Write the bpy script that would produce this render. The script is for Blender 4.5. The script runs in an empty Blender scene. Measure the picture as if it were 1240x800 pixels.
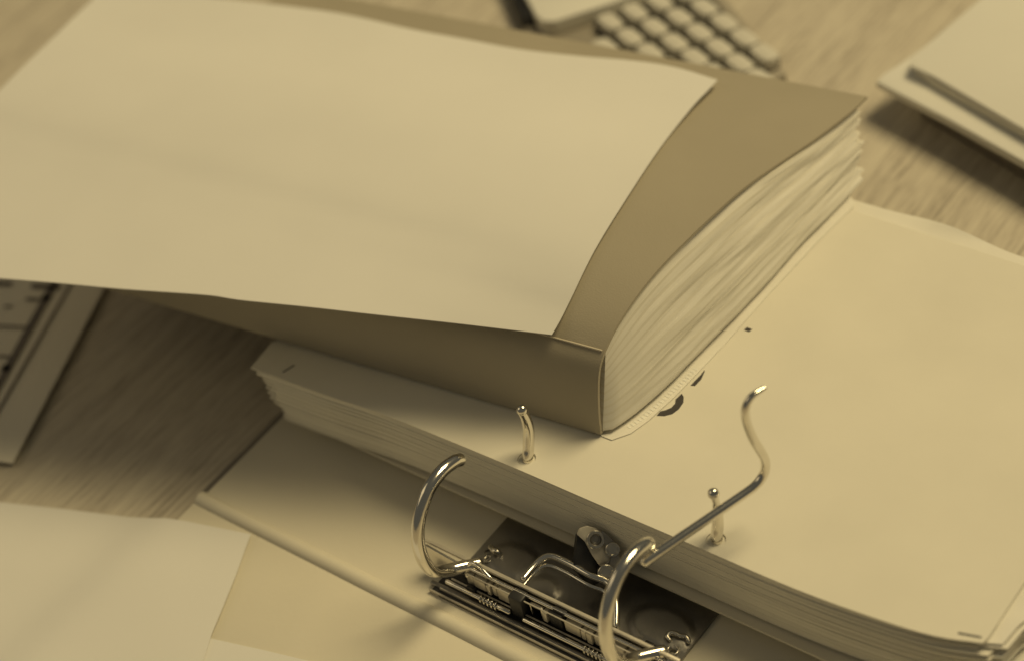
import bpy, bmesh, math, random
from mathutils import Vector, Matrix, noise
from mathutils.geometry import delaunay_2d_cdt
random.seed(4)
sc = bpy.context.scene
COL = sc.collection

# ------------------------------------------------------------------ camera
FPX, CX, CY = 2422.864, 620.0, 400.0
def _n(v): v = Vector(v); v.normalize(); return v
_a = (-2942.0-CX, -1000.0-CY, FPX); _b = (3455.0-CX, -2620.0-CY, FPX)
AX = -_n(_a); AY = _n(_b); AZ = AX.cross(AY); AZ.normalize()
AY = AZ.cross(AX)
CAM = Vector((0.4847, -0.3363, 0.5583))
cam_d = bpy.data.cameras.new('camera'); cam = bpy.data.objects.new('camera', cam_d); COL.objects.link(cam)
right = Vector((AX.x, AY.x, AZ.x)); down = Vector((AX.y, AY.y, AZ.y)); fwd = Vector((AX.z, AY.z, AZ.z))
M = Matrix((right, -down, -fwd)).transposed().to_4x4(); M.translation = CAM
cam.matrix_world = M
cam_d.sensor_width = 36; cam_d.lens = FPX/1240*36
cam_d.clip_start = 0.01; cam_d.clip_end = 50
cam_d.dof.use_dof = True; cam_d.dof.focus_distance = 0.70; cam_d.dof.aperture_fstop = 5.4
sc.camera = cam

# ------------------------------------------------------------------ light
w = bpy.data.worlds.new('World'); sc.world = w; w.use_nodes = True
bg = w.node_tree.nodes['Background']; bg.inputs[0].default_value = (0.88, 0.82, 0.63, 1); bg.inputs[1].default_value = 0.09
def area(name, loc, target, size, power, color):
    l = bpy.data.lights.new(name, 'AREA'); l.shape = 'SQUARE'; l.size = size; l.energy = power; l.color = color
    o = bpy.data.objects.new(name, l); COL.objects.link(o); o.location = loc
    o.rotation_euler = (Vector(target)-Vector(loc)).to_track_quat('-Z', 'Y').to_euler()
    return o
area('window_light', (0.84, 1.45, 2.55), (0.08, 0.05, 0.0), 1.25, 66.5, (1.0, 0.80, 0.42))
area('fill_light', (-1.10, -0.75, 1.10), (0.05, 0.0, 0.0), 1.0, 2.2, (1.0, 0.78, 0.44))  # added fill lamp on the left, lifts the shaded fronts and the form
sc.view_settings.view_transform = 'Standard'; sc.view_settings.look = 'None'
sc.view_settings.exposure = 0; sc.view_settings.gamma = 1

# ------------------------------------------------------------------ helpers
def RAY(px, py):
    x = (px-CX)/FPX; y = (py-CY)/FPX
    return right*x + down*y + fwd
def U(px, py, z):
    d = RAY(px, py); return CAM + d*((z-CAM.z)/d.z)
def UP(px, py, n, p0):
    n = Vector(n); d = RAY(px, py); return CAM + d*((Vector(p0)-CAM).dot(n)/d.dot(n))
def PX(p):
    v = Vector(p)-CAM; d = v.dot(fwd); return (CX+FPX*v.dot(right)/d, CY+FPX*v.dot(down)/d)

def link(name, me, parent=None):
    o = bpy.data.objects.new(name, me); COL.objects.link(o)
    if parent is not None: o.parent = parent
    return o
def mk(name, verts, faces, mat, parent=None, smooth=True, mats=None, fm=None, angle=40):
    me = bpy.data.meshes.new(name); me.from_pydata([tuple(v) for v in verts], [], faces); me.validate()
    bm = bmesh.new(); bm.from_mesh(me); bmesh.ops.recalc_face_normals(bm, faces=bm.faces); bm.to_mesh(me); bm.free()
    me.materials.append(mat)
    if mats:
        for m in mats: me.materials.append(m)
    if smooth:
        me.polygons.foreach_set('use_smooth', [True]*len(me.polygons))
        me.set_sharp_from_angle(angle=math.radians(angle))
    return link(name, me, parent)
def bmobj(name, bm, mat, parent=None, angle=40):
    bmesh.ops.recalc_face_normals(bm, faces=bm.faces)
    me = bpy.data.meshes.new(name); bm.to_mesh(me); bm.free(); me.materials.append(mat)
    me.polygons.foreach_set('use_smooth', [True]*len(me.polygons)); me.set_sharp_from_angle(angle=math.radians(angle))
    return link(name, me, parent)
def empty(name, loc, label, cat, group=None):
    o = bpy.data.objects.new(name, None); COL.objects.link(o); o.location = loc; o.empty_display_size = 0.02
    o['label'] = label; o['category'] = cat
    if group: o['group'] = group
    bpy.context.view_layer.update()
    return o
def adopt(root):
    # children were built in world coordinates: move them into the root's space
    def shift(o):
        for c in list(o.children): pass
    for c in root.children:
        c.location = c.location - root.location
def tag(o, label, cat, group=None):
    o['label'] = label; o['category'] = cat
    if group: o['group'] = group
    return o
def catmull(pts, n=8):
    P = [Vector(p) for p in pts]; out = []
    for i in range(len(P)-1):
        p0 = P[i-1] if i else P[0]*2-P[1]; p1 = P[i]; p2 = P[i+1]; p3 = P[i+2] if i+2 < len(P) else P[-1]*2-P[-2]
        for k in range(n):
            t = k/n
            out.append(0.5*((2*p1)+(p2-p0)*t+(2*p0-5*p1+4*p2-p3)*t*t+(3*p1-p0-3*p2+p3)*t**3))
    out.append(P[-1]); return out
def add_tube(bm, pts, r, seg=16, dome=True):
    n = len(pts); rad = r if isinstance(r, (list, tuple)) else [r]*n
    t = (pts[1]-pts[0]).normalized(); a = t.orthogonal().normalized(); rings = []
    def ring(c, a, b, rr): return [bm.verts.new(c+(a*math.cos(2*math.pi*k/seg)+b*math.sin(2*math.pi*k/seg))*rr) for k in range(seg)]
    seq = []
    for i in range(n):
        t2 = (pts[min(i+1, n-1)]-pts[max(i-1, 0)]).normalized()
        a = (a-t2*a.dot(t2)).normalized(); b = t2.cross(a)
        if dome and i == 0:
            for q in (80, 50, 25): seq.append((pts[0]-t2*rad[0]*math.sin(math.radians(q))*0.7, a, b, rad[0]*math.cos(math.radians(q))))
        seq.append((pts[i], a, b, rad[i]))
        if dome and i == n-1:
            for q in (25, 50, 80): seq.append((pts[-1]+t2*rad[-1]*math.sin(math.radians(q))*0.7, a, b, rad[-1]*math.cos(math.radians(q))))
    for s in seq: rings.append(ring(*s))
    for r0, r1 in zip(rings, rings[1:]):
        for k in range(seg): bm.faces.new((r0[k], r0[(k+1) % seg], r1[(k+1) % seg], r1[k]))
    bm.faces.new(rings[0][::-1]); bm.faces.new(rings[-1])
def tube(name, pts, r, mat, parent, n=8, seg=16):
    bm = bmesh.new(); P = catmull(pts, n) if n > 1 else [Vector(p) for p in pts]
    if isinstance(r, (list, tuple)):
        m = len(r)-1; rr = []
        for i in range(len(P)):
            f = i/(len(P)-1)*m; k = min(int(f), m-1); rr.append(r[k]+(r[k+1]-r[k])*(f-k))
        r = rr
    add_tube(bm, P, r, seg); return bmobj(name, bm, mat, parent, 60)
def add_box(bm, x0, x1, y0, y1, z0, z1, bev=0.0, mtx=None):
    g = bmesh.ops.create_cube(bm, size=1.0)['verts']
    bmesh.ops.scale(bm, vec=(x1-x0, y1-y0, z1-z0), verts=g)
    bmesh.ops.translate(bm, vec=((x0+x1)/2, (y0+y1)/2, (z0+z1)/2), verts=g)
    if bev > 0:
        es = list({e for v in g for e in v.link_edges})
        r = bmesh.ops.bevel(bm, geom=es, offset=bev, segments=2, profile=0.5, affect='EDGES'); g = list({v for f in r['faces'] for v in f.verts} | {v for v in g if v.is_valid})
    if mtx is not None: bmesh.ops.transform(bm, matrix=mtx, verts=[v for v in g if v.is_valid])
def box(name, dims, mat, parent=None, bev=0.0, mtx=None):
    bm = bmesh.new(); add_box(bm, *dims, bev=bev, mtx=mtx); return bmobj(name, bm, mat, parent, 30)
def prism(name, poly, z0, z1, mat, parent=None, bev=0.0, mtx=None):
    bm = bmesh.new(); a = [bm.verts.new((p[0], p[1], z0)) for p in poly]; b = [bm.verts.new((p[0], p[1], z1)) for p in poly]
    bm.faces.new(a); bm.faces.new(b); n = len(poly)
    for i in range(n): bm.faces.new((a[i], a[(i+1) % n], b[(i+1) % n], b[i]))
    bmesh.ops.recalc_face_normals(bm, faces=bm.faces)
    if bev:
        bmesh.ops.bevel(bm, geom=[e for e in bm.edges], offset=bev, segments=2, profile=0.5, affect='EDGES')
    if mtx is not None: bmesh.ops.transform(bm, matrix=mtx, verts=bm.verts)
    return bmobj(name, bm, mat, parent, 30)
def inside(p, poly):
    c = False; n = len(poly)
    for i in range(n):
        x1, y1 = poly[i][0], poly[i][1]; x2, y2 = poly[i-1][0], poly[i-1][1]
        if (y1 > p[1]) != (y2 > p[1]) and p[0] < (x2-x1)*(p[1]-y1)/(y2-y1)+x1: c = not c
    return c
def sheet_data(outline, holes, thick, zf, step):
    """thin paper with real thickness: outline and hole loops in plan, height from zf(x, y)"""
    pts = []; edges = []
    for loop in [outline]+holes:
        s = len(pts); n = len(loop); pts += [Vector((p[0], p[1])) for p in loop]
        edges += [(s+i, s+(i+1) % n) for i in range(n)]
    nb = len(pts)
    xs = [p[0] for p in outline]; ys = [p[1] for p in outline]
    x = min(xs)+step/2
    while x < max(xs):
        y = min(ys)+step/2
        while y < max(ys):
            if inside((x, y), outline) and not any(inside((x, y), h) for h in holes):
                if min((Vector((x, y))-q).length for q in pts[:nb]) > step*0.3: pts.append(Vector((x, y)))
            y += step
        x += step
    v, e, f, *_ = delaunay_2d_cdt(pts, edges, [], 0, 1e-7)
    F = []
    for t in f:
        c = (v[t[0]]+v[t[1]]+v[t[2]])/3
        if inside(c, outline) and not any(inside(c, h) for h in holes): F.append(tuple(t))
    cnt = {}
    for t in F:
        for i in range(3):
            k = (t[i], t[(i+1) % 3]); cnt[k] = 1
    border = [k for k in cnt if (k[1], k[0]) not in cnt]
    N = len(v); V = [(p.x, p.y, zf(p.x, p.y)+thick) for p in v]+[(p.x, p.y, zf(p.x, p.y)) for p in v]
    FF = F+[(t[2]+N, t[1]+N, t[0]+N) for t in F]+[(b, a, a+N, b+N) for a, b in border]
    return V, FF
def dense(loop, step):
    out = []
    n = len(loop)
    for i in range(n):
        a = Vector(loop[i][:2]); b = Vector(loop[(i+1) % n][:2]); k = max(1, int((b-a).length/step))
        for j in range(k): out.append(tuple(a.lerp(b, j/k)))
    return out
def nz(x, y, s, seed=0.0): return noise.noise(Vector((x*s, y*s, seed)))

# ------------------------------------------------------------------ materials
def mat(name, base, rough=0.6, metal=0.0, var=0.06, vscale=18, bump=0.0, bscale=400, spec=0.4, stretch=None, coat=0.0, sss=0.0):
    m = bpy.data.materials.new(name); m.use_nodes = True; nt = m.node_tree; b = nt.nodes['Principled BSDF']
    b.inputs['Roughness'].default_value = rough; b.inputs['Metallic'].default_value = metal
    b.inputs['Specular IOR Level'].default_value = spec; b.inputs['Coat Weight'].default_value = coat
    if sss:
        b.inputs['Subsurface Weight'].default_value = sss; b.inputs['Subsurface Radius'].default_value = (1, .7, .35); b.inputs['Subsurface Scale'].default_value = .008
    tc = nt.nodes.new('ShaderNodeTexCoord'); mp = nt.nodes.new('ShaderNodeMapping'); nt.links.new(tc.outputs['Object'], mp.inputs[0])
    if stretch: mp.inputs['Scale'].default_value = stretch
    n = nt.nodes.new('ShaderNodeTexNoise'); n.inputs['Scale'].default_value = vscale; n.inputs['Detail'].default_value = 5
    nt.links.new(mp.outputs[0], n.inputs[0])
    r = nt.nodes.new('ShaderNodeValToRGB'); r.color_ramp.elements[0].position = 0.3; r.color_ramp.elements[1].position = 0.7
    r.color_ramp.elements[0].color = tuple(c*(1-var) for c in base)+(1,); r.color_ramp.elements[1].color = tuple(min(1, c*(1+var)) for c in base)+(1,)
    nt.links.new(n.outputs['Fac'], r.inputs[0]); nt.links.new(r.outputs[0], b.inputs['Base Color'])
    if bump > 0:
        n2 = nt.nodes.new('ShaderNodeTexNoise'); n2.inputs['Scale'].default_value = bscale; n2.inputs['Detail'].default_value = 6
        nt.links.new(mp.outputs[0], n2.inputs[0])
        bp = nt.nodes.new('ShaderNodeBump'); bp.inputs['Strength'].default_value = bump; bp.inputs['Distance'].default_value = 0.0004
        nt.links.new(n2.outputs['Fac'], bp.inputs['Height']); nt.links.new(bp.outputs[0], b.inputs['Normal'])
    return m
PAPER = mat('white_paper', (0.76, 0.75, 0.72), 0.72, var=0.025, vscale=12, bump=0.35, bscale=38)
PAGE = mat('page_paper', (0.77, 0.74, 0.65), 0.7, var=0.03, vscale=25, bump=0.1, bscale=120)
SLEEVE = mat('sleeve_page', (0.84, 0.815, 0.74), 0.28, var=0.04, vscale=40, bump=0.2, bscale=70, spec=0.5)
LINING = mat('binder_lining', (0.70, 0.66, 0.555), 0.55, var=0.04, vscale=14, bump=0.15, bscale=500)
BOARD = mat('binder_board', (0.20, 0.18, 0.16), 0.6, var=0.1, vscale=60, bump=0.3, bscale=700)
COVER = mat('folder_cover', (0.40, 0.36, 0.28), 0.42, var=0.04, vscale=20, bump=0.25, bscale=1500, spec=0.3)
CREASE_HIGHLIGHT = mat('crease_highlight', (0.62, 0.56, 0.45), 0.5)
CHROME = mat('chrome_wire', (0.80, 0.77, 0.70), 0.16, 1.0, var=0.04, vscale=200, bump=0.05, bscale=900)
NICKEL = mat('nickel_sheet', (0.62, 0.59, 0.53), 0.27, 1.0, var=0.12, vscale=120, bump=0.15, bscale=600)
ZINC = mat('zinc_part', (0.62, 0.58, 0.50), 0.38, 0.45, var=0.08, vscale=200, bump=0.1, bscale=800)
DARKM = mat('dark_plate', (0.30, 0.29, 0.28), 0.38, 0.9, var=0.15, vscale=60, bump=0.2, bscale=500)
BLACK = mat('black_plastic', (0.025, 0.025, 0.027), 0.45, var=0.2, vscale=80)
INK = mat('dark_ink', (0.055, 0.05, 0.05), 0.6, var=0.1)
GREYINK = mat('grey_ink', (0.17, 0.15, 0.14), 0.7, var=0.15, vscale=150)
KEY = mat('key_plastic', (0.66, 0.64, 0.58), 0.5, var=0.04)
KEY_GAP_SHADE = mat('key_gap_shade', (0.04, 0.038, 0.036), 0.6)  # near-black, paints the shadow between the raised keys into the colour
BODY = mat('calculator_body', (0.34, 0.31, 0.26), 0.55, var=0.06)
PADC = mat('notepad_cover', (0.78, 0.77, 0.72), 0.55, var=0.03, vscale=12, bump=0.1)
WHITE = mat('white_mark', (0.88, 0.87, 0.82), 0.4)
FORM = mat('form_paper', (0.80, 0.76, 0.66), 0.7, var=0.04, vscale=14)

def wood():
    m = bpy.data.materials.new('desk_wood'); m.use_nodes = True; nt = m.node_tree; b = nt.nodes['Principled BSDF']
    b.inputs['Roughness'].default_value = 0.5; b.inputs['Specular IOR Level'].default_value = 0.35
    tc = nt.nodes.new('ShaderNodeTexCoord')
    def layer(scale, sv, det):
        mp = nt.nodes.new('ShaderNodeMapping'); mp.inputs['Scale'].default_value = sv; mp.inputs['Rotation'].default_value = (0, 0, math.radians(9))
        nt.links.new(tc.outputs['Object'], mp.inputs[0])
        n = nt.nodes.new('ShaderNodeTexNoise'); n.inputs['Scale'].default_value = scale; n.inputs['Detail'].default_value = det; n.inputs['Roughness'].default_value = 0.65
        nt.links.new(mp.outputs[0], n.inputs[0]); return n
    n1 = layer(1, (520, 22, 1), 4); n2 = layer(1, (60, 5, 1), 5); n3 = layer(1, (1100, 90, 1), 2)
    def mix(a, bb, f):
        q = nt.nodes.new('ShaderNodeMix'); q.data_type = 'FLOAT'; q.inputs[0].default_value = f
        nt.links.new(a, q.inputs[2]); nt.links.new(bb, q.inputs[3]); return q.outputs[0]
    s = mix(mix(n1.outputs['Fac'], n2.outputs['Fac'], 0.4), n3.outputs['Fac'], 0.25)
    r = nt.nodes.new('ShaderNodeValToRGB'); e = r.color_ramp.elements
    e[0].position = 0.36; e[0].color = (0.26, 0.225, 0.185, 1); e[1].position = 0.60; e[1].color = (0.66, 0.61, 0.51, 1)
    x = e.new(0.48); x.color = (0.54, 0.49, 0.41, 1)
    nt.links.new(s, r.inputs[0]); nt.links.new(r.outputs[0], b.inputs['Base Color'])
    bp = nt.nodes.new('ShaderNodeBump'); bp.inputs['Strength'].default_value = 0.5; bp.inputs['Distance'].default_value = 0.0003
    nt.links.new(s, bp.inputs['Height']); nt.links.new(bp.outputs[0], b.inputs['Normal'])
    return m
WOOD = wood()

# ------------------------------------------------------------------ desk
desk = mk('desk', [(-1.6, -1.2, 0), (1.6, -1.2, 0), (1.6, 2.0, 0), (-1.6, 2.0, 0), (-1.6, -1.2, -.03), (1.6, -1.2, -.03), (1.6, 2.0, -.03), (-1.6, 2.0, -.03)],
          [(0, 1, 2, 3), (7, 6, 5, 4), (0, 4, 5, 1), (1, 5, 6, 2), (2, 6, 7, 3), (3, 7, 4, 0)], WOOD, smooth=False)
desk['kind'] = 'structure'

T = 0.040
# ------------------------------------------------------------------ open lever arch binder
binder = empty('lever_arch_binder', (0.14, 0.08, 0.0), 'open pale lever arch binder lying flat, thick stack of white pages on its chrome posts', 'binder')
XR = 0.335
prism('back_cover', [(-.0125, -.0525), (XR, -.0525), (XR, .158), (-.0125, .158)], 0.0, 0.0026, BOARD, binder, bev=0.0006)
V, F = sheet_data(dense([(-.0085, -.0535), (XR-.004, -.0535), (XR-.004, .156), (-.0085, .156)], .01), [], .0014, lambda x, y: .0026, .02)
mk('cover_lining', V, F, LINING, binder)
prism('spine_panel', [(-.0105, -.135), (XR, -.135), (XR, -.056), (-.0105, -.056)], 0.0, 0.0036, LINING, binder, bev=0.0008)
# rounded hinge bead between the cover and the spine panel, a shallow groove each side
bm = bmesh.new(); prof = []
for k in range(13):
    a = math.pi*k/12; prof.append((-.0545-.0036*math.cos(a)*-1, .0022+.0038*math.sin(a)))
prof = [(-.0510, .001)]+[(p[0], p[1]) for p in prof][0:]+[(-.0581, .001)]
rows = []
for x in [-.0095+(XR+.008)*i/24 for i in range(25)]:
    wv = nz(x, 0, 30, 2)*.0003
    rows.append([bm.verts.new((x, p[0]+wv, p[1]+wv*.5)) for p in prof])
for r0, r1 in zip(rows, rows[1:]):
    for k in range(len(prof)-1): bm.faces.new((r0[k], r0[k+1], r1[k+1], r1[k]))
bm.faces.new(rows[0]); bm.faces.new(rows[-1])
bmobj('hinge_bead', bm, LINING, binder)

# the two posts stand at x = 0.1202 and 0.2002; the pages have punched holes for them
PB1 = U(638, 556, T); PB2 = U(867, 652, T)
def circle(c, r, n=18): return [(c[0]+r*math.cos(-2*math.pi*k/n), c[1]+r*math.sin(-2*math.pi*k/n)) for k in range(n)]
front = [U(*p, T) for p in [(325, 453), (400, 480), (480, 508), (633, 571), (800, 642), (960, 710), (1060, 747), (1130, 768), (1190, 777)]]
fr = [(p.x, p.y) for p in catmull(front, 4)]
rt = [(U(*p, T).x, U(*p, T).y) for p in [(1197, 770), (1240, 705)]]
outline = fr+[rt[0], (rt[1][0], rt[1][1]), (.2975, .1640), (.0055, .1640), (.0050, .008), (.0012, .002)]
def topz(x, y):
    z = nz(x, y, 9, 1.3)*.0011+nz(x, y, 24, 4)*.0003
    return z
holes = [circle(PB1, .0034), circle(PB2, .0034)]
V, F = sheet_data(dense(outline, .006), holes, .00058, topz, .011)
page_me = None
NP = 42; z_lo, z_hi = .0148, T-.0005
for i in range(NP):
    z = z_lo+(z_hi-z_lo)*i/(NP-1)
    o = None
    if page_me is None:
        o = mk('page', V, F, PAGE, binder, angle=30); page_me = o.data
    else:
        o = bpy.data.objects.new('page', page_me); COL.objects.link(o); o.parent = binder
    k = i/(NP-1)
    dx = -.0045*max(0, 1-abs(k-.93)*9)+random.uniform(-.0034, .0022)+.0028*(1-k)
    if i in (40, 37, 33, 28, 24, 19): dx -= (.0050, .0032, .0026, .0034, .0020, .0024)[(40, 37, 33, 28, 24, 19).index(i)]
    if i == NP-1: dx = 0
    dy = -.0004*math.sin(k*3.14*1.0)*3+random.uniform(-.00006, .00006)
    if i == NP-1: dy = 0.0
    o.location = (dx, dy, z)
    if i < NP-1: o.rotation_euler = (0, 0, random.uniform(-.0006, .0006))
    if i == NP-1: top_page = o; o['label'] = 'uppermost page with dark print and staples'
# glossy sleeved page sticking out at the far and right edges
ol2 = [(p[0], p[1]+.0016) for p in fr[2:]]+[(.3010, .0085), (.306, .03), (.309, .10), (.308, .1700), (.15, .1725), (.004, .172)]
V, F = sheet_data(dense(ol2, .006), [circle(PB1, .0036), circle(PB2, .0036)], .0004, lambda x, y: nz(x, y, 30, 7)*.0009+nz(x, y, 80, 3)*.0004+(nz(x*.5, y*1.6, 60, 5)*.0034 if y > .165 or x > .300 else 0), .007)
base2 = mk('plastic_sleeve', V, F, SLEEVE, binder); base2.location = (0, 0, T-.0022)
for i in range(7):
    o = bpy.data.objects.new('plastic_sleeve', base2.data); COL.objects.link(o); o.parent = binder
    o.location = (random.uniform(-.001, .002)+.0004*i, random.uniform(-.002, .0005), T-.0035-.0030*i)
# lower dividers below the dark gap
ol3 = [(.004, -.0015), (.296, -.0015), (.296, .160), (.004, .160)]
V, F = sheet_data(dense(ol3, .02), [], .0011, lambda x, y: 0, .05)
dv = mk('divider_card', V, F, LINING, binder)
for i in range(7):
    o = dv if i == 0 else bpy.data.objects.new('divider_card', dv.data)
    if i: COL.objects.link(o); o.parent = binder
    o.location = (random.uniform(-.001, .001), -.0016+.00035*i*(1 if i < 6 else -3)+random.uniform(-.0002, .0002), .0045+.00128*i)

# print and staples on the uppermost page
def top_at(px, py):
    q = U(px, py, T+.0005); return U(px, py, T-.0005+.00058+topz(q.x, q.y)+.00003)
def flat(name, pts, mt, parent, z, th=.00012):
    q = [top_at(*p) for p in pts]; n = len(q)
    return mk(name, q+[p-Vector((0, 0, .0001)) for p in q], [tuple(range(n)), tuple(range(2*n-1, n-1, -1))]+[(i, i+n, (i+1) % n+n, (i+1) % n) for i in range(n)], mt, parent, smooth=False)
def flat_old(name, pts, mt, parent, z, th=.00012):
    return prism(name, [(U(*p, z).x, U(*p, z).y) for p in pts], z, z+th, mt, parent)
def on_page(o):
    o.parent = top_page; o.location = (0, 0, -top_page.location.z)
PZ = T+.0010
def ring(cx, cy, r0, r1, a0, a1, n=14):
    a = [(cx+r1*math.cos(math.radians(a0+(a1-a0)*k/n))*1.0, cy+r1*math.sin(math.radians(a0+(a1-a0)*k/n))*.9) for k in range(n+1)]
    b = [(cx+r0*math.cos(math.radians(a0+(a1-a0)*k/n))*1.0, cy+r0*math.sin(math.radians(a0+(a1-a0)*k/n))*.9) for k in range(n+1)]
    return a+b[::-1]
marks = [[(795, 503), (804, 503.5), (814, 501), (822, 495), (827.5, 487), (828, 480), (825.5, 476), (818, 483), (817.5, 488), (813, 493), (806, 496), (799.5, 497.5)],
         [(836, 466.5), (841.5, 467), (849, 459), (853.5, 449), (853, 447.5), (848, 454), (841, 461)],
         [(900.6, 399.6), (904.5, 396), (911, 398.5), (907, 402)]]
for mkp in marks: on_page(flat('print_mark', mkp, INK, top_page, PZ))
for a, b in (((343, 450), (356, 442)), ((1161, 766), (1188, 771))):
    A = top_at(*a); B = top_at(*b)
    on_page(tube('staple', [A, A.lerp(B, .33), A.lerp(B, .66), B], .00040, DARKM, top_page, n=3, seg=8))

# ---- lever mechanism (a part; its pieces are sub-parts)
PLZ = .0040
def plate_z(x, y):
    h = 0
    for cx, cy, rx, ry, hh in ((.122, -.0215, .0085, .0062, .0011), (.186, -.0200, .0100, .0070, .0012), (.1385, -.0275, .006, .005, .0009)):
        d = ((x-cx)/rx)**2+((y-cy)/ry)**2
        if d < 1.6: h = max(h, hh*min(1, max(0, (1.6-d)/.45)))
    return PLZ+h
pol = [(.1065, -.047), (.1995, -.047), (.1998, .004), (.2075, .004), (.2075, .012), (.1068, .012)]
V, F = sheet_data(dense(pol, .003), [circle((.1953, -.0268), .0013), circle((.1103, -.0222), .0012)], .0012, plate_z, .0016)
mech = mk('lever_mechanism', V, F, DARKM, binder, angle=50)
def sub(fn, name, *a, **k): return fn(name, *a, **k)
# posts
def post(bx, tips, rr):
    return tube('post', [Vector((bx.x, bx.y, .005)), Vector((bx.x, bx.y, T-.004))]+tips, rr, CHROME, mech, n=8, seg=20)
n1 = (1, 0, 0)
def onx(px, py, x): return UP(px, py, (1, 0, 0), (x, 0, 0))
post(PB1, [onx(640, 540, PB1.x), onx(640, 520, PB1.x), onx(637, 507, PB1.x), onx(632, 497, PB1.x)], [.0021, .0021, .0021, .0021, .0019, .00165])
post(PB2, [onx(869, 636, PB2.x), onx(869, 622, PB2.x), onx(867, 608, PB2.x), onx(864, 598, PB2.x)], [.0021, .0021, .0021, .0019, .0013, .0015])
for PB, tip in ((PB1, onx(632, 496, PB1.x)), (PB2, onx(864, 597, PB2.x))):
    bm = bmesh.new(); bmesh.ops.create_uvsphere(bm, u_segments=18, v_segments=12, radius=.00205)
    bmesh.ops.translate(bm, vec=tip, verts=bm.verts); bmobj('post_tip', bm, CHROME, mech, 80)
# arches
AXL = .1125
ap = [onx(p[0], p[1], AXL) for p in [(524, 690), (512, 676), (506, 652), (508, 625), (518, 594), (534, 571), (549, 559), (557, 556)]]
arch_in = [U(580, 682, .0160), U(560, 686, .0175), U(541, 690, .0200)]
def arch(dx):
    P = [p+Vector((dx, 0, 0)) for p in arch_in+ap]
    return tube('arch', P, .0024, CHROME, mech, n=8, seg=20)
arch(0); arch(.0797)
# the long bent rod resting against the right arch
rz = .0595
r0 = U(780, 680, rz-.004); r1 = U(905, 593, rz-.0003)
bend = U(924, 581, rz+.0006)
def onv(px, py, base):  # vertical plane through the bend, turned to face along the rod
    d = (r1-r0); d.z = 0; nrm = Vector((-d.y, d.x, 0)).normalized()
    return UP(px, py, nrm, base)
K = U(934, 575, rz+.0004)
hook = [onv(p[0], p[1], K) for p in [(924, 551), (912, 531), (904, 510), (903, 494), (910, 480), (926, 469)]]
A_ = K+(r0-K).normalized()*.010; B_ = K.lerp(hook[0], .95)
corner = [A_*(1-t)**2+K*2*t*(1-t)+B_*t*t for t in (0, .2, .4, .6, .8)]
rodpts = [r0, r0.lerp(A_, .33), r0.lerp(A_, .66)]+corner+hook
tube('lever_rod', rodpts, [.00165]*10+[.0015, .0014, .0012, .0008], CHROME, mech, n=8, seg=18)
# rail: an upright channel in front of the plate
def xr(px): return .1147+(px-575)*.000354
def B(name, x0, x1, y0, y1, z0, z1, m=NICKEL, bev=.00025): return box(name, (x0, x1, y0, y1, z0, z1), m, mech, bev)
def rodx(name, x0, x1, y, z, r, m=CHROME): return tube(name, [Vector((x0, y, z)), Vector(((x0+x1)/2, y, z)), Vector((x1, y, z))], r, m, mech, n=4, seg=12)
B('top_rail', .0950, .2060, -.0366, -.0352, .0172, .0186, ZINC)
rodx('top_rail', .1130, .2060, -.0380, .0170, .00075)
B('rail_web', .1120, .2000, -.0362, -.0352, .0052, .0171, BLACK, .0001)
B('floor_rail', .1020, .2100, -.0470, -.0464, .0041, .0060, ZINC)
B('rail_lip', .1130, .2040, -.0404, -.0399, .0160, .0164, ZINC, .0001)
B('rail_lip', .1090, .2040, -.0412, -.0406, .0091, .0096, ZINC, .0001)
B('rail_lip', .1060, .2070, -.0452, -.0448, .0058, .0071, ZINC, .0001)
B('floor_rail', .1010, .2110, -.0446, -.0430, .0045, .0066, DARKM)
B('channel_floor', .1030, .2090, -.0462, -.0352, .0051, .0056, BLACK, .0001)
# pale face plate left of the segments
prism('face_plate', [(0, 0), (.0195, 0), (.0195, .0105), (.0, .0128)], 0, .0010, NICKEL, mech, bev=.0002,
      mtx=Matrix.Translation((.0965, -.0372, .0052)) @ Matrix.Rotation(math.radians(90), 4, 'X'))
segs = [(579, 588, 1), (588.8, 604.5, 1), (606, 611, 1), (612.5, 618, 1), (619.5, 636, 1), (677, 682.5, 1), (703, 722, 1), (723.5, 729, 1), (730.5, 737, 1), (739, 748, 1), (756, 775, 1), (777, 786, 1), (788, 797, 1)]
for i, (a, b, k) in enumerate(segs):
    B('spring_segment', xr(a), xr(b), -.0400-(i % 3)*.0003, -.0368, .0100+(i % 2)*.0004, .0156-(i % 4)*.0002, ZINC, .0004)
B('clip_block', xr(638), xr(655), -.0420, -.0367, .0062, .0176, BLACK, .0008)
B('clip_block', xr(684), xr(700), -.0400, -.0365, .0090, .0165, BLACK, .0004)
B('clip_block', xr(688), xr(703), -.0388, -.0368, .0160, .0176, BLACK, .0003)
for a, b in ((660.5, 662.5), (674, 676.5)): B('window_frame_bar', xr(a), xr(b), -.0400, -.0368, .0090, .0158, NICKEL, .0002)
B('window_frame_bar', xr(661), xr(676), -.0400, -.0385, .0150, .0160, NICKEL, .0002)
# lower spring rod with coils
rodx('spring_rod', .1080, xr(637), -.0425, .0088, .00095)
rodx('spring_rod', xr(656), .2050, -.0425, .0088, .00095)
for c0 in (600, 730):
    bm = bmesh.new(); P = []
    for k in range(120):
        a = k/120*2*math.pi*5; P.append(Vector((xr(c0)+.0085*k/120, -.0425+.0013*math.cos(a), .0088+.0013*math.sin(a))))
    add_tube(bm, P, .00035, 8); bmobj('coil_spring', bm, CHROME, mech, 80)
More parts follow.
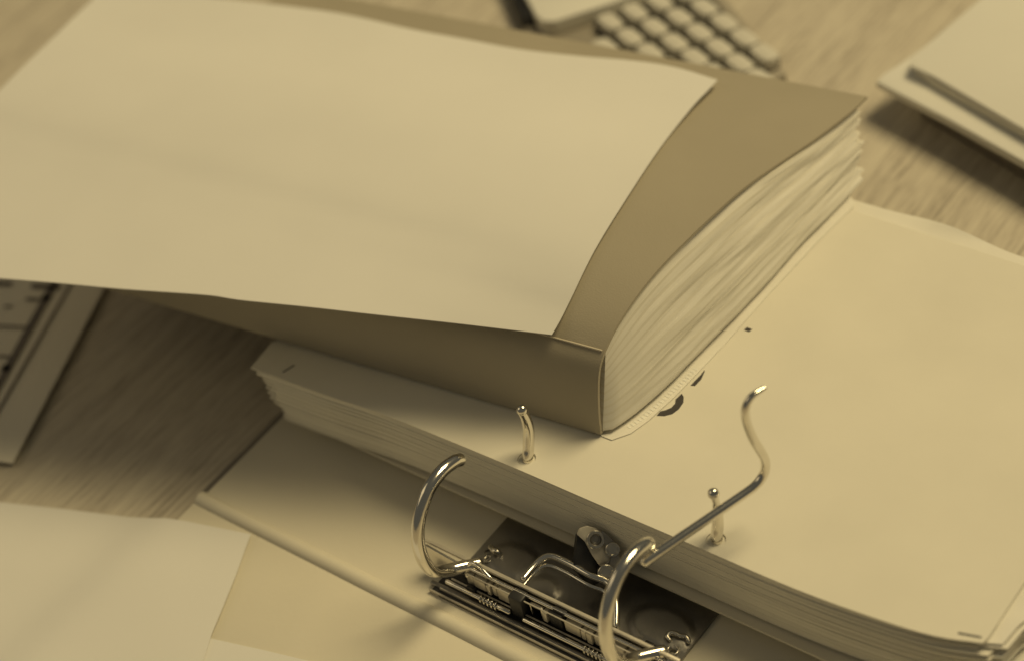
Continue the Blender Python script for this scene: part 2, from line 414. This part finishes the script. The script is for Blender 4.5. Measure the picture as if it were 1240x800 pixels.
# little wire loop at the left end of the rail
tube('wire_loop', [Vector((.1170, -.0400, .0145)), Vector((.1165, -.0385, .0178)), Vector((.1185, -.0372, .0196)), Vector((.1225, -.0375, .0194)), Vector((.1270, -.0385, .0180))], .0007, CHROME, mech)
bm = bmesh.new(); bmesh.ops.create_cone(bm, cap_ends=True, segments=20, radius1=.0024, radius2=.0024, depth=.0014)
bmesh.ops.transform(bm, matrix=Matrix.Translation((xr(586), -.0412, .0088)) @ Matrix.Rotation(math.radians(90), 4, 'X'), verts=bm.verts); bmobj('pivot_disc', bm, BLACK, mech)
# bail wire: inverted U lying over the plate
bl = [U(634, 700, .0190), U(644, 688, .0190), U(655, 677, .0195), U(668, 673, .0200), U(690, 682, .0200), U(715, 696, .0200), U(733, 703, .0195), U(742, 713, .0190), U(746, 730, .0175), U(746, 758, .0150)]
tube('bail_wire', bl, .0012, CHROME, mech, n=8, seg=14)
bl2 = [p+Vector((.0004, -.0026, -.0022)) for p in bl]
tube('bail_wire', bl2, .0008, CHROME, mech, n=8, seg=12)
# lever pivot bracket: an upright plate with riveted links
nb = Vector((.60, -.52, .60)).normalized(); O = U(722, 668, .024)
ex = (right-nb*right.dot(nb)).normalized(); ey = nb.cross(ex)
def bl_m(off): 
    m = Matrix((ex, ey, nb)).transposed().to_4x4(); m.translation = O+nb*off; return m
def bp(px, py):
    q = UP(px, py, nb, O)-O; return (q.dot(ex), q.dot(ey))
prism('bracket_body', [bp(*p) for p in [(699, 650), (704, 643), (711, 643), (720, 650), (722, 680), (738, 700), (716, 712), (694, 690)]], -.0075, -.0012, BLACK, mech, .0006, bl_m(0))
prism('bracket_plate', [bp(*p) for p in [(698, 646), (702, 639), (711, 636), (722, 639), (731, 645), (737, 652), (734, 662), (737, 668), (743, 676), (733, 684), (727, 686), (717, 672), (708, 655)]], -.0012, .0002, ZINC, mech, .0003, bl_m(0))
prism('pivot_link', [bp(*p) for p in [(727, 640), (735, 645), (746, 657), (748, 666), (752, 680), (748, 694), (738, 700), (730, 694), (738, 680), (740, 670), (732, 660)]], .0004, .0016, DARKM, mech, .0003, bl_m(0))
def disc(name, px, py, r, z0, z1, m, hole=0):
    c = bp(px, py); bm = bmesh.new(); n = 24; r_in = hole if hole else r*.72
    rings = []
    for rr, z in ((r, z0), (r, z1-.0002), (r-.0002, z1), (r_in, z1), (r_in-.0002, z1-.0004), (r_in-.0003, z0 if hole else z1-.0004)):
        rings.append([bm.verts.new((c[0]+rr*math.cos(2*math.pi*k/n), c[1]+rr*math.sin(2*math.pi*k/n), z)) for k in range(n)])
    for a, b in zip(rings, rings[1:]):
        for k in range(n): bm.faces.new((a[k], a[(k+1) % n], b[(k+1) % n], b[k]))
    if not hole: bm.faces.new(rings[-1])
    bmesh.ops.transform(bm, matrix=bl_m(0), verts=bm.verts); return bmobj(name, bm, m, mech, 35)
disc('rivet', 721, 652, .0033, .0002, .0016, NICKEL, .0021); disc('rivet', 721, 652, .0018, .0002, .0008, DARKM)
disc('rivet', 741, 663, .0026, .0016, .0030, NICKEL)
disc('roller', 733, 691, .0031, .0006, .0040, NICKEL); disc('roller', 744, 687, .0032, -.0040, .0004, DARKM)
disc('roller', 747, 701, .0014, -.0010, .0022, CHROME)
# small features pressed into and riveted on the plate
tube('plate_tab', [U(594, 662, .0065), U(598, 666, .0078), U(603, 668, .0078), U(606, 672, .0060)], .0011, CHROME, mech, n=4)
tube('plate_slot_rim', [U(811, 775, .0066), U(808, 770, .0070), U(812, 766, .0072), U(818, 767, .0072), U(824, 770, .0070), U(831, 771, .0070), U(834, 777, .0062)], .0010, NICKEL, mech, n=6)
for c, r in ((U(815, 787, .0054), .0019), (U(591, 677, .0054), .0014)):
    bm = bmesh.new(); add_tube(bm, [Vector((c.x+r*math.cos(a), c.y+r*math.sin(a), .0056)) for a in [2*math.pi*k/24 for k in range(25)]], .0005, 8, False); bmobj('eyelet', bm, NICKEL, mech, 80)
B('plate_slot', U(786, 771, .006).x, U(797, 777, .006).x, -.0295, -.0275, .0053, .0068, BLACK, .0004)

# ------------------------------------------------------------------ thick folder lying on the binder's pages
folder = empty('document_folder', (0.05, 0.10, T), 'thick brown folder bulging with plastic sleeved pages, lying across the open binder', 'folder')
UD = Vector((-.9930, -.1186, 0)).normalized()
P0 = U(728, 527, T+.001)
P1 = U(1051, 116, T+.026); nv = (P1-P0).cross(Vector((0, 0, 1))); nv.normalize()
prof = [UP(px, py, nv, P0) for px, py in [(727.5, 526), (725, 505), (724, 470), (726, 445), (732, 425)]]
topc = [UP(px, py, nv, P0) for px, py in [(732, 425), (744, 400), (762, 371), (785, 340), (812, 310), (855, 268), (899, 229), (943, 198), (985, 170), (1020, 144), (1037, 130), (1050, 117)]]
pc = catmull(prof, 4)+catmull(topc, 4)[1:]
bot = [Vector((P0.x+.002, .145, T+.0012)), Vector((P0.x, .10, T+.0012)), Vector((P0.x, .04, T+.0012)), Vector((P0.x, .025, T+.0012))]
path = [p.copy() for p in bot]+pc
LEN = .285
# cover: one bent board with thickness, extruded along the spine
th = .0011; NS = 30
nrm = []
for i in range(len(path)):
    a = path[max(0, i-1)]; b = path[min(len(path)-1, i+1)]; t = (b-a); t = Vector((0, t.y, t.z)).normalized()
    nrm.append(Vector((0, -t.z, t.y)))   # outward is up on the top flap? fixed by side below
verts = []; faces = []; m = len(path)
for j in range(NS+1):
    a = LEN*j/NS
    for side in (0, 1):
        for i, p in enumerate(path):
            wv = nz(a*6, p.y*10, 1, 5)*.0009 if i > 8 else 0
            q = p+UD*a+nrm[i]*(-th*side); q = Vector((q.x, q.y, max(T+.0006, q.z)+wv*min(1, a*10)))
            verts.append(q)
def vi(j, s, i): return (j*2+s)*m+i
for j in range(NS):
    for i in range(m-1):
        faces += [(vi(j, 0, i), vi(j, 0, i+1), vi(j+1, 0, i+1), vi(j+1, 0, i)), (vi(j, 1, i), vi(j+1, 1, i), vi(j+1, 1, i+1), vi(j, 1, i+1))]
    faces += [(vi(j, 0, 0), vi(j+1, 0, 0), vi(j+1, 1, 0), vi(j, 1, 0)), (vi(j, 0, m-1), vi(j, 1, m-1), vi(j+1, 1, m-1), vi(j+1, 0, m-1))]
for i in range(m-1): faces += [(vi(0, 0, i), vi(0, 1, i), vi(0, 1, i+1), vi(0, 0, i+1)), (vi(NS, 0, i), vi(NS, 0, i+1), vi(NS, 1, i+1), vi(NS, 1, i))]
mk('cover', verts, faces, COVER, folder, angle=28)
# highlight along the crease, painted as a thin pale line
cr = topc[0]
tube('crease_edge', [cr+UD*a+Vector((0, -.00015, .0001)) for a in (0.001, .01, .02, .04, .08, .14, .2)], [.00035, .0004, .0003, .0002, .00015, .0001, .0001], CREASE_HIGHLIGHT, folder, n=4, seg=6)
# pages
def resample(P, n):
    L = [0]
    for a, b in zip(P, P[1:]): L.append(L[-1]+(b-a).length)
    out = []; k = 0
    for i in range(n):
        t = L[-1]*i/(n-1)
        while k < len(L)-2 and L[k+1] < t: k += 1
        out.append(P[k].lerp(P[k+1], (t-L[k])/max(1e-9, L[k+1]-L[k])))
    return out
NSS = 44
topl = resample([p+Vector((-.0008, 0, -.0017)) for p in catmull(topc, 4)][1:-3], NSS)
botl = resample(catmull([U(px, py, T+.0024) for px, py in [(730, 521), (738, 521), (752, 513), (775, 496), (805, 469), (835, 440), (865, 409), (900, 374), (950, 320), (1000, 266), (1044, 219)]], 6), NSS)
NPG = 34
def pagecurve(f, seed):
    out = []
    for s in range(NSS):
        q = s/(NSS-1)
        g = f
        p = botl[s].lerp(topl[s], g)
        # belly: middle pages of the fore end push outwards near the spine and fan at the far end
        off = .0016*math.sin(math.pi*f)*math.sin(math.pi*min(1, q*1.1))
        off += nz(q*3.5, f*6, 1, 2)*.0013*min(1, q*4)+nz(q*9, f*16, 1, 9)*.00045*min(1, q*3)+nz(q*20, f*34, 1, 5)*.0002*min(1, q*3)
        out.append(p-UD*off)
    return out
rr = random.Random(8)
for i in range(NPG):
    f0 = i/NPG; f1 = (i+.998)/NPG; seed = i*.55
    e = (rr.uniform(-.0018, .0022)+.0035*nz(i*.33, 2.5, 1, 4))*min(1, i*.3)
    lo = pagecurve(f0, seed); hi = pagecurve(f1, seed)
    st = rr.uniform(-.00006, .00006)
    for L in (lo, hi):
        for k in range(NSS): L[k] = L[k]-UD*(st*min(1, k/10))
    d = (lo[-1]-lo[-4]).normalized()
    for L in (lo, hi):
        for k in range(8): L[NSS-8+k] = L[NSS-8+k]+Vector((d.x, d.y, 0))*e*(k+1)/8
    vs = []; fs = []; K = 4
    for j in range(K):
        a = [0, .02, .12, .268][j]
        sh = Vector((0, min(a*.5, .004), 0))
        for L_ in (lo, hi):
            for kk, p in enumerate(L_): vs.append(p+UD*a+sh*(1-kk/(NSS-1)))
    def id(j, s, k): return (j*2+s)*NSS+k
    for j in range(K-1):
        for k in range(NSS-1):
            fs += [(id(j, 1, k), id(j, 1, k+1), id(j+1, 1, k+1), id(j+1, 1, k)), (id(j, 0, k), id(j+1, 0, k), id(j+1, 0, k+1), id(j, 0, k+1))]
        fs += [(id(j, 0, 0), id(j, 1, 0), id(j+1, 1, 0), id(j+1, 0, 0)), (id(j, 0, NSS-1), id(j+1, 0, NSS-1), id(j+1, 1, NSS-1), id(j, 1, NSS-1))]
    for k in range(NSS-1): fs += [(id(0, 0, k), id(0, 0, k+1), id(0, 1, k+1), id(0, 1, k)), (id(K-1, 0, k), id(K-1, 1, k), id(K-1, 1, k+1), id(K-1, 0, k+1))]
    mk('page', vs, fs, SLEEVE if i % 3 else PAGE, folder, angle=35)
# clear punched edge of the lowest sleeve, with its row of little white marks
def quadstrip(name, A, Bp, m, parent):
    V = []
    for h in (.0004, .0001):
        for L_ in (A, Bp): V += [top_at(*p)+Vector((0, 0, h)) for p in L_]
    n = len(A); F = []
    for k in range(n-1): F += [(k, k+1, n+k+1, n+k), (2*n+k, 3*n+k, 3*n+k+1, 2*n+k+1), (k, 2*n+k, 2*n+k+1, k+1), (n+k, n+k+1, 3*n+k+1, 3*n+k)]
    F += [(0, n, 3*n, 2*n), (n-1, 3*n-1, 4*n-1, 2*n-1)]
    return mk(name, V, F, m, parent)
so = [(728, 528), (741, 533), (764, 525), (785, 510), (817, 481), (842, 455), (877, 418), (932, 356), (992, 292), (1036, 249)]
si = [(727, 520), (736, 520), (750, 510), (776, 490), (808, 462), (834, 434), (866, 400), (916, 345), (978, 280), (1026, 230)]
strip = quadstrip('punched_strip', so, si, SLEEVE, folder)
bm = bmesh.new()
line = resample([top_at(px, py)+Vector((0, 0, .0004)) for px, py in [(760, 519), (779, 506), (801, 487), (824, 466), (844, 446)]], 24)
for a, b in zip(line, line[1:]):
    d = (b-a).normalized(); nn = Vector((-d.y, d.x, 0)); c = a.lerp(b, .5)
    mt = Matrix((d, nn, Vector((0, 0, 1)))).transposed().to_4x4(); mt.translation = c
    add_box(bm, -.0004, .0004, -.0009, .0009, -.0001, .00012, 0, mt)
pm = bmobj('perforation_marks', bm, WHITE, strip); pm['kind'] = 'stuff'

# ------------------------------------------------------------------ large blank sheet on the folder
pz = [(p.y, p.z) for p in catmull(topc, 4)]
def prof_z(yp):
    if yp <= pz[0][0]:
        o = pz[0][0]-yp; return pz[0][1]+.0010-o*.12-o*o*1.2
    for (y0, z0), (y1, z1) in zip(pz, pz[1:]):
        if yp <= y1: return z0+(z1-z0)*(yp-y0)/max(1e-9, y1-y0)
    return pz[-1][1]
def sheet_z(x, y):
    a = (x-.142)/UD.x; yp = y-a*UD.y
    z = 0
    for d in (-.036, -.024, -.012, 0, .012, .024, .036): z += prof_z(yp+d)/7
    z = max(z, prof_z(yp)-.0004)
    wl = min(1, max(0, (a-.01)/.10)); wl = wl*wl*(3-2*wl)*.85
    if yp < .072: z = z+(max(z, .0835)-z)*wl
    return z+.0022+nz(x, y, 9, 2.2)*.0007+nz(x, y, 28, 6)*.0002
def interp(P, t):
    L = [0]
    for a, b in zip(P, P[1:]): L.append(L[-1]+math.hypot(b[0]-a[0], b[1]-a[1]))
    d = t*L[-1]
    for k in range(len(P)-1):
        if d <= L[k+1] or k == len(P)-2:
            f = (d-L[k])/(L[k+1]-L[k]); return (P[k][0]+(P[k+1][0]-P[k][0])*f, P[k][1]+(P[k+1][1]-P[k][1])*f)
def smooth2(P, n=5): return [(v.x, v.y) for v in catmull([(p[0], p[1], 0) for p in P], n)]
Eb = smooth2([(-190, 322), (-90, 330), (0, 337), (75, 343), (150, 350), (250, 357), (290, 363), (370, 371), (450, 380), (560, 392), (668, 405)])
Er = smooth2([(668, 405), (678, 388), (692, 360), (720, 303), (760, 238), (800, 178), (838, 130), (855, 112), (869, 97)])
Et = smooth2([(130, -18), (200, -9), (280, 0), (350, 8), (420, 18), (500, 36), (560, 47), (630, 60), (700, 68), (760, 73), (815, 81), (869, 97)])
El = smooth2([(-190, 322), (-90, 206), (0, 109), (60, 50), (130, -18)])
NX, NY = 70, 36; G = []
for i in range(NX+1):
    u = i/NX; row = []
    for j in range(NY+1):
        v = j/NY
        b_, t_, l_, r_ = interp(Eb, u), interp(Et, u), interp(El, v), interp(Er, v)
        q = [(1-v)*b_[k]+v*t_[k]+(1-u)*l_[k]+u*r_[k]-((1-u)*(1-v)*Eb[0][k]+u*(1-v)*Eb[-1][k]+(1-u)*v*Et[0][k]+u*v*Et[-1][k]) for k in (0, 1)]
        z = .08
        for _ in range(14):
            p = U(q[0], q[1], z); z = .5*z+.5*sheet_z(p.x, p.y)
        p = U(q[0], q[1], z); row.append(p)
    G.append(row)
vs = []; fs = []
for s in (0, 1):
    for row in G:
        for p in row: vs.append(p-Vector((0, 0, .0003*s)))
W_ = NY+1; N_ = (NX+1)*W_
for i in range(NX):
    for j in range(NY):
        a = i*W_+j; fs += [(a, a+W_, a+W_+1, a+1), (N_+a, N_+a+1, N_+a+W_+1, N_+a+W_)]
for i in range(NX):
    for j in (0, NY): a = i*W_+j; fs.append((a, a+N_, a+W_+N_, a+W_))
for j in range(NY):
    for i in (0, NX): a = i*W_+j; fs.append((a, a+1, a+1+N_, a+N_))
tag(mk('paper_sheet', vs, fs, PAPER, None, angle=60), 'large blank cream sheet lying on top of the thick brown folder', 'paper')

# ------------------------------------------------------------------ loose sheets, lower left
def loose(name, pts, zf, step, m, th=.0003):
    lp = [(v.x, v.y) for v in [U(p[0], p[1], .006) for p in smooth2(pts+[pts[0]], 4)[:-1]]]
    V, F = sheet_data(lp, [], th, zf, step); return mk(name, V, F, m, None, angle=60)
def s1z(x, y):
    z = .0048 if x > -.012 else max(.0004, .0048-(-.012-x)*.25)
    return z+.0004+nz(x, y, 16, 3)*.0004
def poly(name, pts, zref, zf, step, m, th=.0003):
    lp = []
    for i in range(len(pts)):
        a = pts[i]; b = pts[(i+1) % len(pts)]; k = max(1, int(math.hypot(b[0]-a[0], b[1]-a[1])/22))
        for j in range(k):
            q = U(a[0]+(b[0]-a[0])*j/k, a[1]+(b[1]-a[1])*j/k, zref); lp.append((q.x, q.y))
    V, F = sheet_data(lp, [], th, zf, step); return mk(name, V, F, m, None, angle=60)
tag(poly('paper_sheet', [(248, 769), (320, 785), (395, 803), (470, 822), (540, 845), (470, 980), (200, 930)], .0052, lambda x, y: .0040+nz(x, y, 14, 8)*.0003, .008, PAPER),
    'pale sheet at the bottom edge, only its upper border showing on the binder panel', 'paper')
tag(poly('paper_sheet', [(-130, 584), (-60, 592), (0, 598), (75, 606), (150, 615), (225, 629), (303, 645), (296, 664), (285, 695), (268, 737), (256, 765), (244, 803), (210, 900), (-160, 860)], .0062, s1z, .008, PAPER),
    'blank sheet at lower left overlapping desk and open binder panel', 'paper')

# ------------------------------------------------------------------ printed form at the left edge
form = poly('printed_form', [(150, 302), (125, 350), (70, 455), (15, 560), (-60, 549), (-150, 535), (-20, 270)], .0030, lambda x, y: .0024+nz(x, y, 10, 8)*.0005, .01, FORM, .0006)
tag(form, 'tan printed form with ruled lines and thick grey border, under the big sheet at left', 'form')
FZ = .0036
def ribbon(name, a, b, w_, m, parent):
    A = U(*a, FZ); Bq = U(*b, FZ); d = (Bq-A).normalized(); n_ = Vector((-d.y, d.x, 0))*w_/2
    return prism(name, [(A+n_)[:2], (Bq+n_)[:2], (Bq-n_)[:2], (A-n_)[:2]], FZ-.0001, FZ+.00004, m, parent)
ribbon('border_line', (75, 325), (-30, 515), .0036, GREYINK, form); ribbon('border_line', (92, 332), (-8, 506), .0012, GREYINK, form)
for a, b, ww in (((-40, 393), (31, 396), .0013), ((-40, 428), (11, 431), .0013), ((-40, 461), (-4, 463), .0013), ((38, 346), (72, 348), .0030), ((-20, 342), (14, 344), .0028), ((31, 362), (46, 363), .0018), ((5, 371), (14, 371), .0014)):
    ribbon('table_line', a, b, ww, GREYINK, form)
for c in ((55, 361), (7, 445)): ribbon('corner_dot', (c[0]-5, c[1]-1), (c[0]+5, c[1]+1), .0034, INK, form)

# ------------------------------------------------------------------ calculator with pale round keys, beyond the folder
calc = empty('calculator', (U(820, 30, 0)), 'small desk calculator with rounded pale keys and dark gaps, behind the folder', 'calculator')
cp = [U(*p, .006) for p in [(953, 90), (878, -3), (800, -85), (620, -15), (660, 120), (800, 160)]]
prism('body', [(p.x, p.y) for p in cp], 0.0, .0062, BODY, calc, .0012)
inner = [U(*p, .0064) for p in [(938, 85), (866, 2), (800, -68), (700, -50), (722, 42), (800, 148)]]
prism('key_gap_shade', [(p.x, p.y) for p in inner], .0058, .0066, KEY_GAP_SHADE, calc)
bm = bmesh.new()
keyme = None
for i in range(-4, 6):
    for j in range(-5, 4):
        px = 824+24.2*i+30*j*1.0; py = 26+18.5*i-12*j
        if px > 945 or py > 118 or py < -40 or px < 610: continue
        if py > 86+(px-934)*1.02 or (px-858)*1.0 > (py-2)*.92+14: pass
        if (px-858) > (py-2)+8 or px < 728: continue
        c = U(px, py, .0095); a = U(px+12, py+9.2, .0095)-c; b = U(px+14, py-5.8, .0095)-c
        if keyme is None:
            R0 = c.copy(); P = [c+(a*.93*math.copysign(abs(math.cos(t))**.45, math.cos(t))+b*.78*math.copysign(abs(math.sin(t))**.45, math.sin(t)))*.88 for t in [2*math.pi*k/20 for k in range(20)]]
            o = prism('key', [((p-c).x, (p-c).y) for p in P], .0064, .0128, KEY, calc, .0012); keyme = o.data
        else:
            o = bpy.data.objects.new('key', keyme); COL.objects.link(o); o.parent = calc
        o.location = (c.x, c.y, 0)
bm.free()

# white pad corner and black pen, top centre
pad = empty('notepad', U(655, 10, 0), 'white rounded notepad corner at the top edge, left of the calculator', 'notepad')
pp = [U(*p, .014) for p in [(657, 27), (649, 20), (640, 3), (560, -140), (800, -150), (830, -30), (740, 5), (672, 27)]]
prism('page_block', [(p.x*.998+.0002, p.y) for p in pp], .003, .0125, PAGE, pad, .0006)
prism('cover', [(p.x, p.y) for p in pp], .0125, .0145, PADC, pad, .0007)
pen = empty('pen', U(630, 0, 0), 'black pen between the white notepad and the folder at the top edge', 'pen')
a = U(642, 24, .006); b = U(596, -70, .006)
d = (b-a)
tube('barrel', [a, a+d*.3, a+d*.7, b], .0052, BLACK, pen, n=3, seg=18)
tube('cap', [a-d*.03, a+d*.1, a+d*.2], .0057, BLACK, pen, n=3, seg=18)

# ------------------------------------------------------------------ stack at the right edge
def slab(name, pts, z0, z1, m, parent, bev=.0008):
    return prism(name, [(U(*p, z1).x, U(*p, z1).y) for p in pts], z0, z1, m, parent, bev)
nb1 = empty('pile_shade_block', U(1180, 100, 0), 'dark block added under the pile at the right edge, standing in for its shadow', 'pile_shade_block')  # added dark block, darkens the shadow beneath the raised pile
slab('cover', [(1112, 116), (1190, 38), (1330, -60), (1560, 60), (1420, 290), (1270, 210)], .0005, .012, BOARD, nb1)
slab('shade_block_top', [(1122, 110), (1192, 40), (1320, -40), (1500, 60), (1400, 260), (1275, 202)], .0121, .0130, BOARD, nb1)
fb = empty('card_folder', U(1150, 110, .02), 'pale card folder under the notepad at the right edge', 'folder')
slab('back_card', [(1060, 101), (1068, 93), (1100, 72), (1190, 8), (1330, -80), (1560, 60), (1420, 310), (1246, 203), (1150, 149)], .0135, .0160, PADC, fb)
slab('front_card', [(1061, 99), (1068, 91), (1100, 70), (1190, 6), (1330, -82), (1560, 58), (1420, 306), (1246, 199), (1150, 145)], .0165, .0182, PADC, fb)
np_ = empty('notepad', U(1200, 80, .02), 'white notepad topmost of the pile at the right edge', 'notepad')
slab('page_block', [(1106, 80), (1108, 74), (1190, 6), (1330, -95), (1540, 60), (1420, 275), (1250, 166), (1130, 98)], .0184, .0222, PAGE, np_)
slab('cover', [(1101, 79), (1105, 68), (1190, -4), (1330, -105), (1560, 50), (1420, 270), (1246, 160), (1130, 92)], .0223, .0242, PADC, np_)

for root in [binder, folder, calc, pad, pen, nb1, fb, np_]: adopt(root)
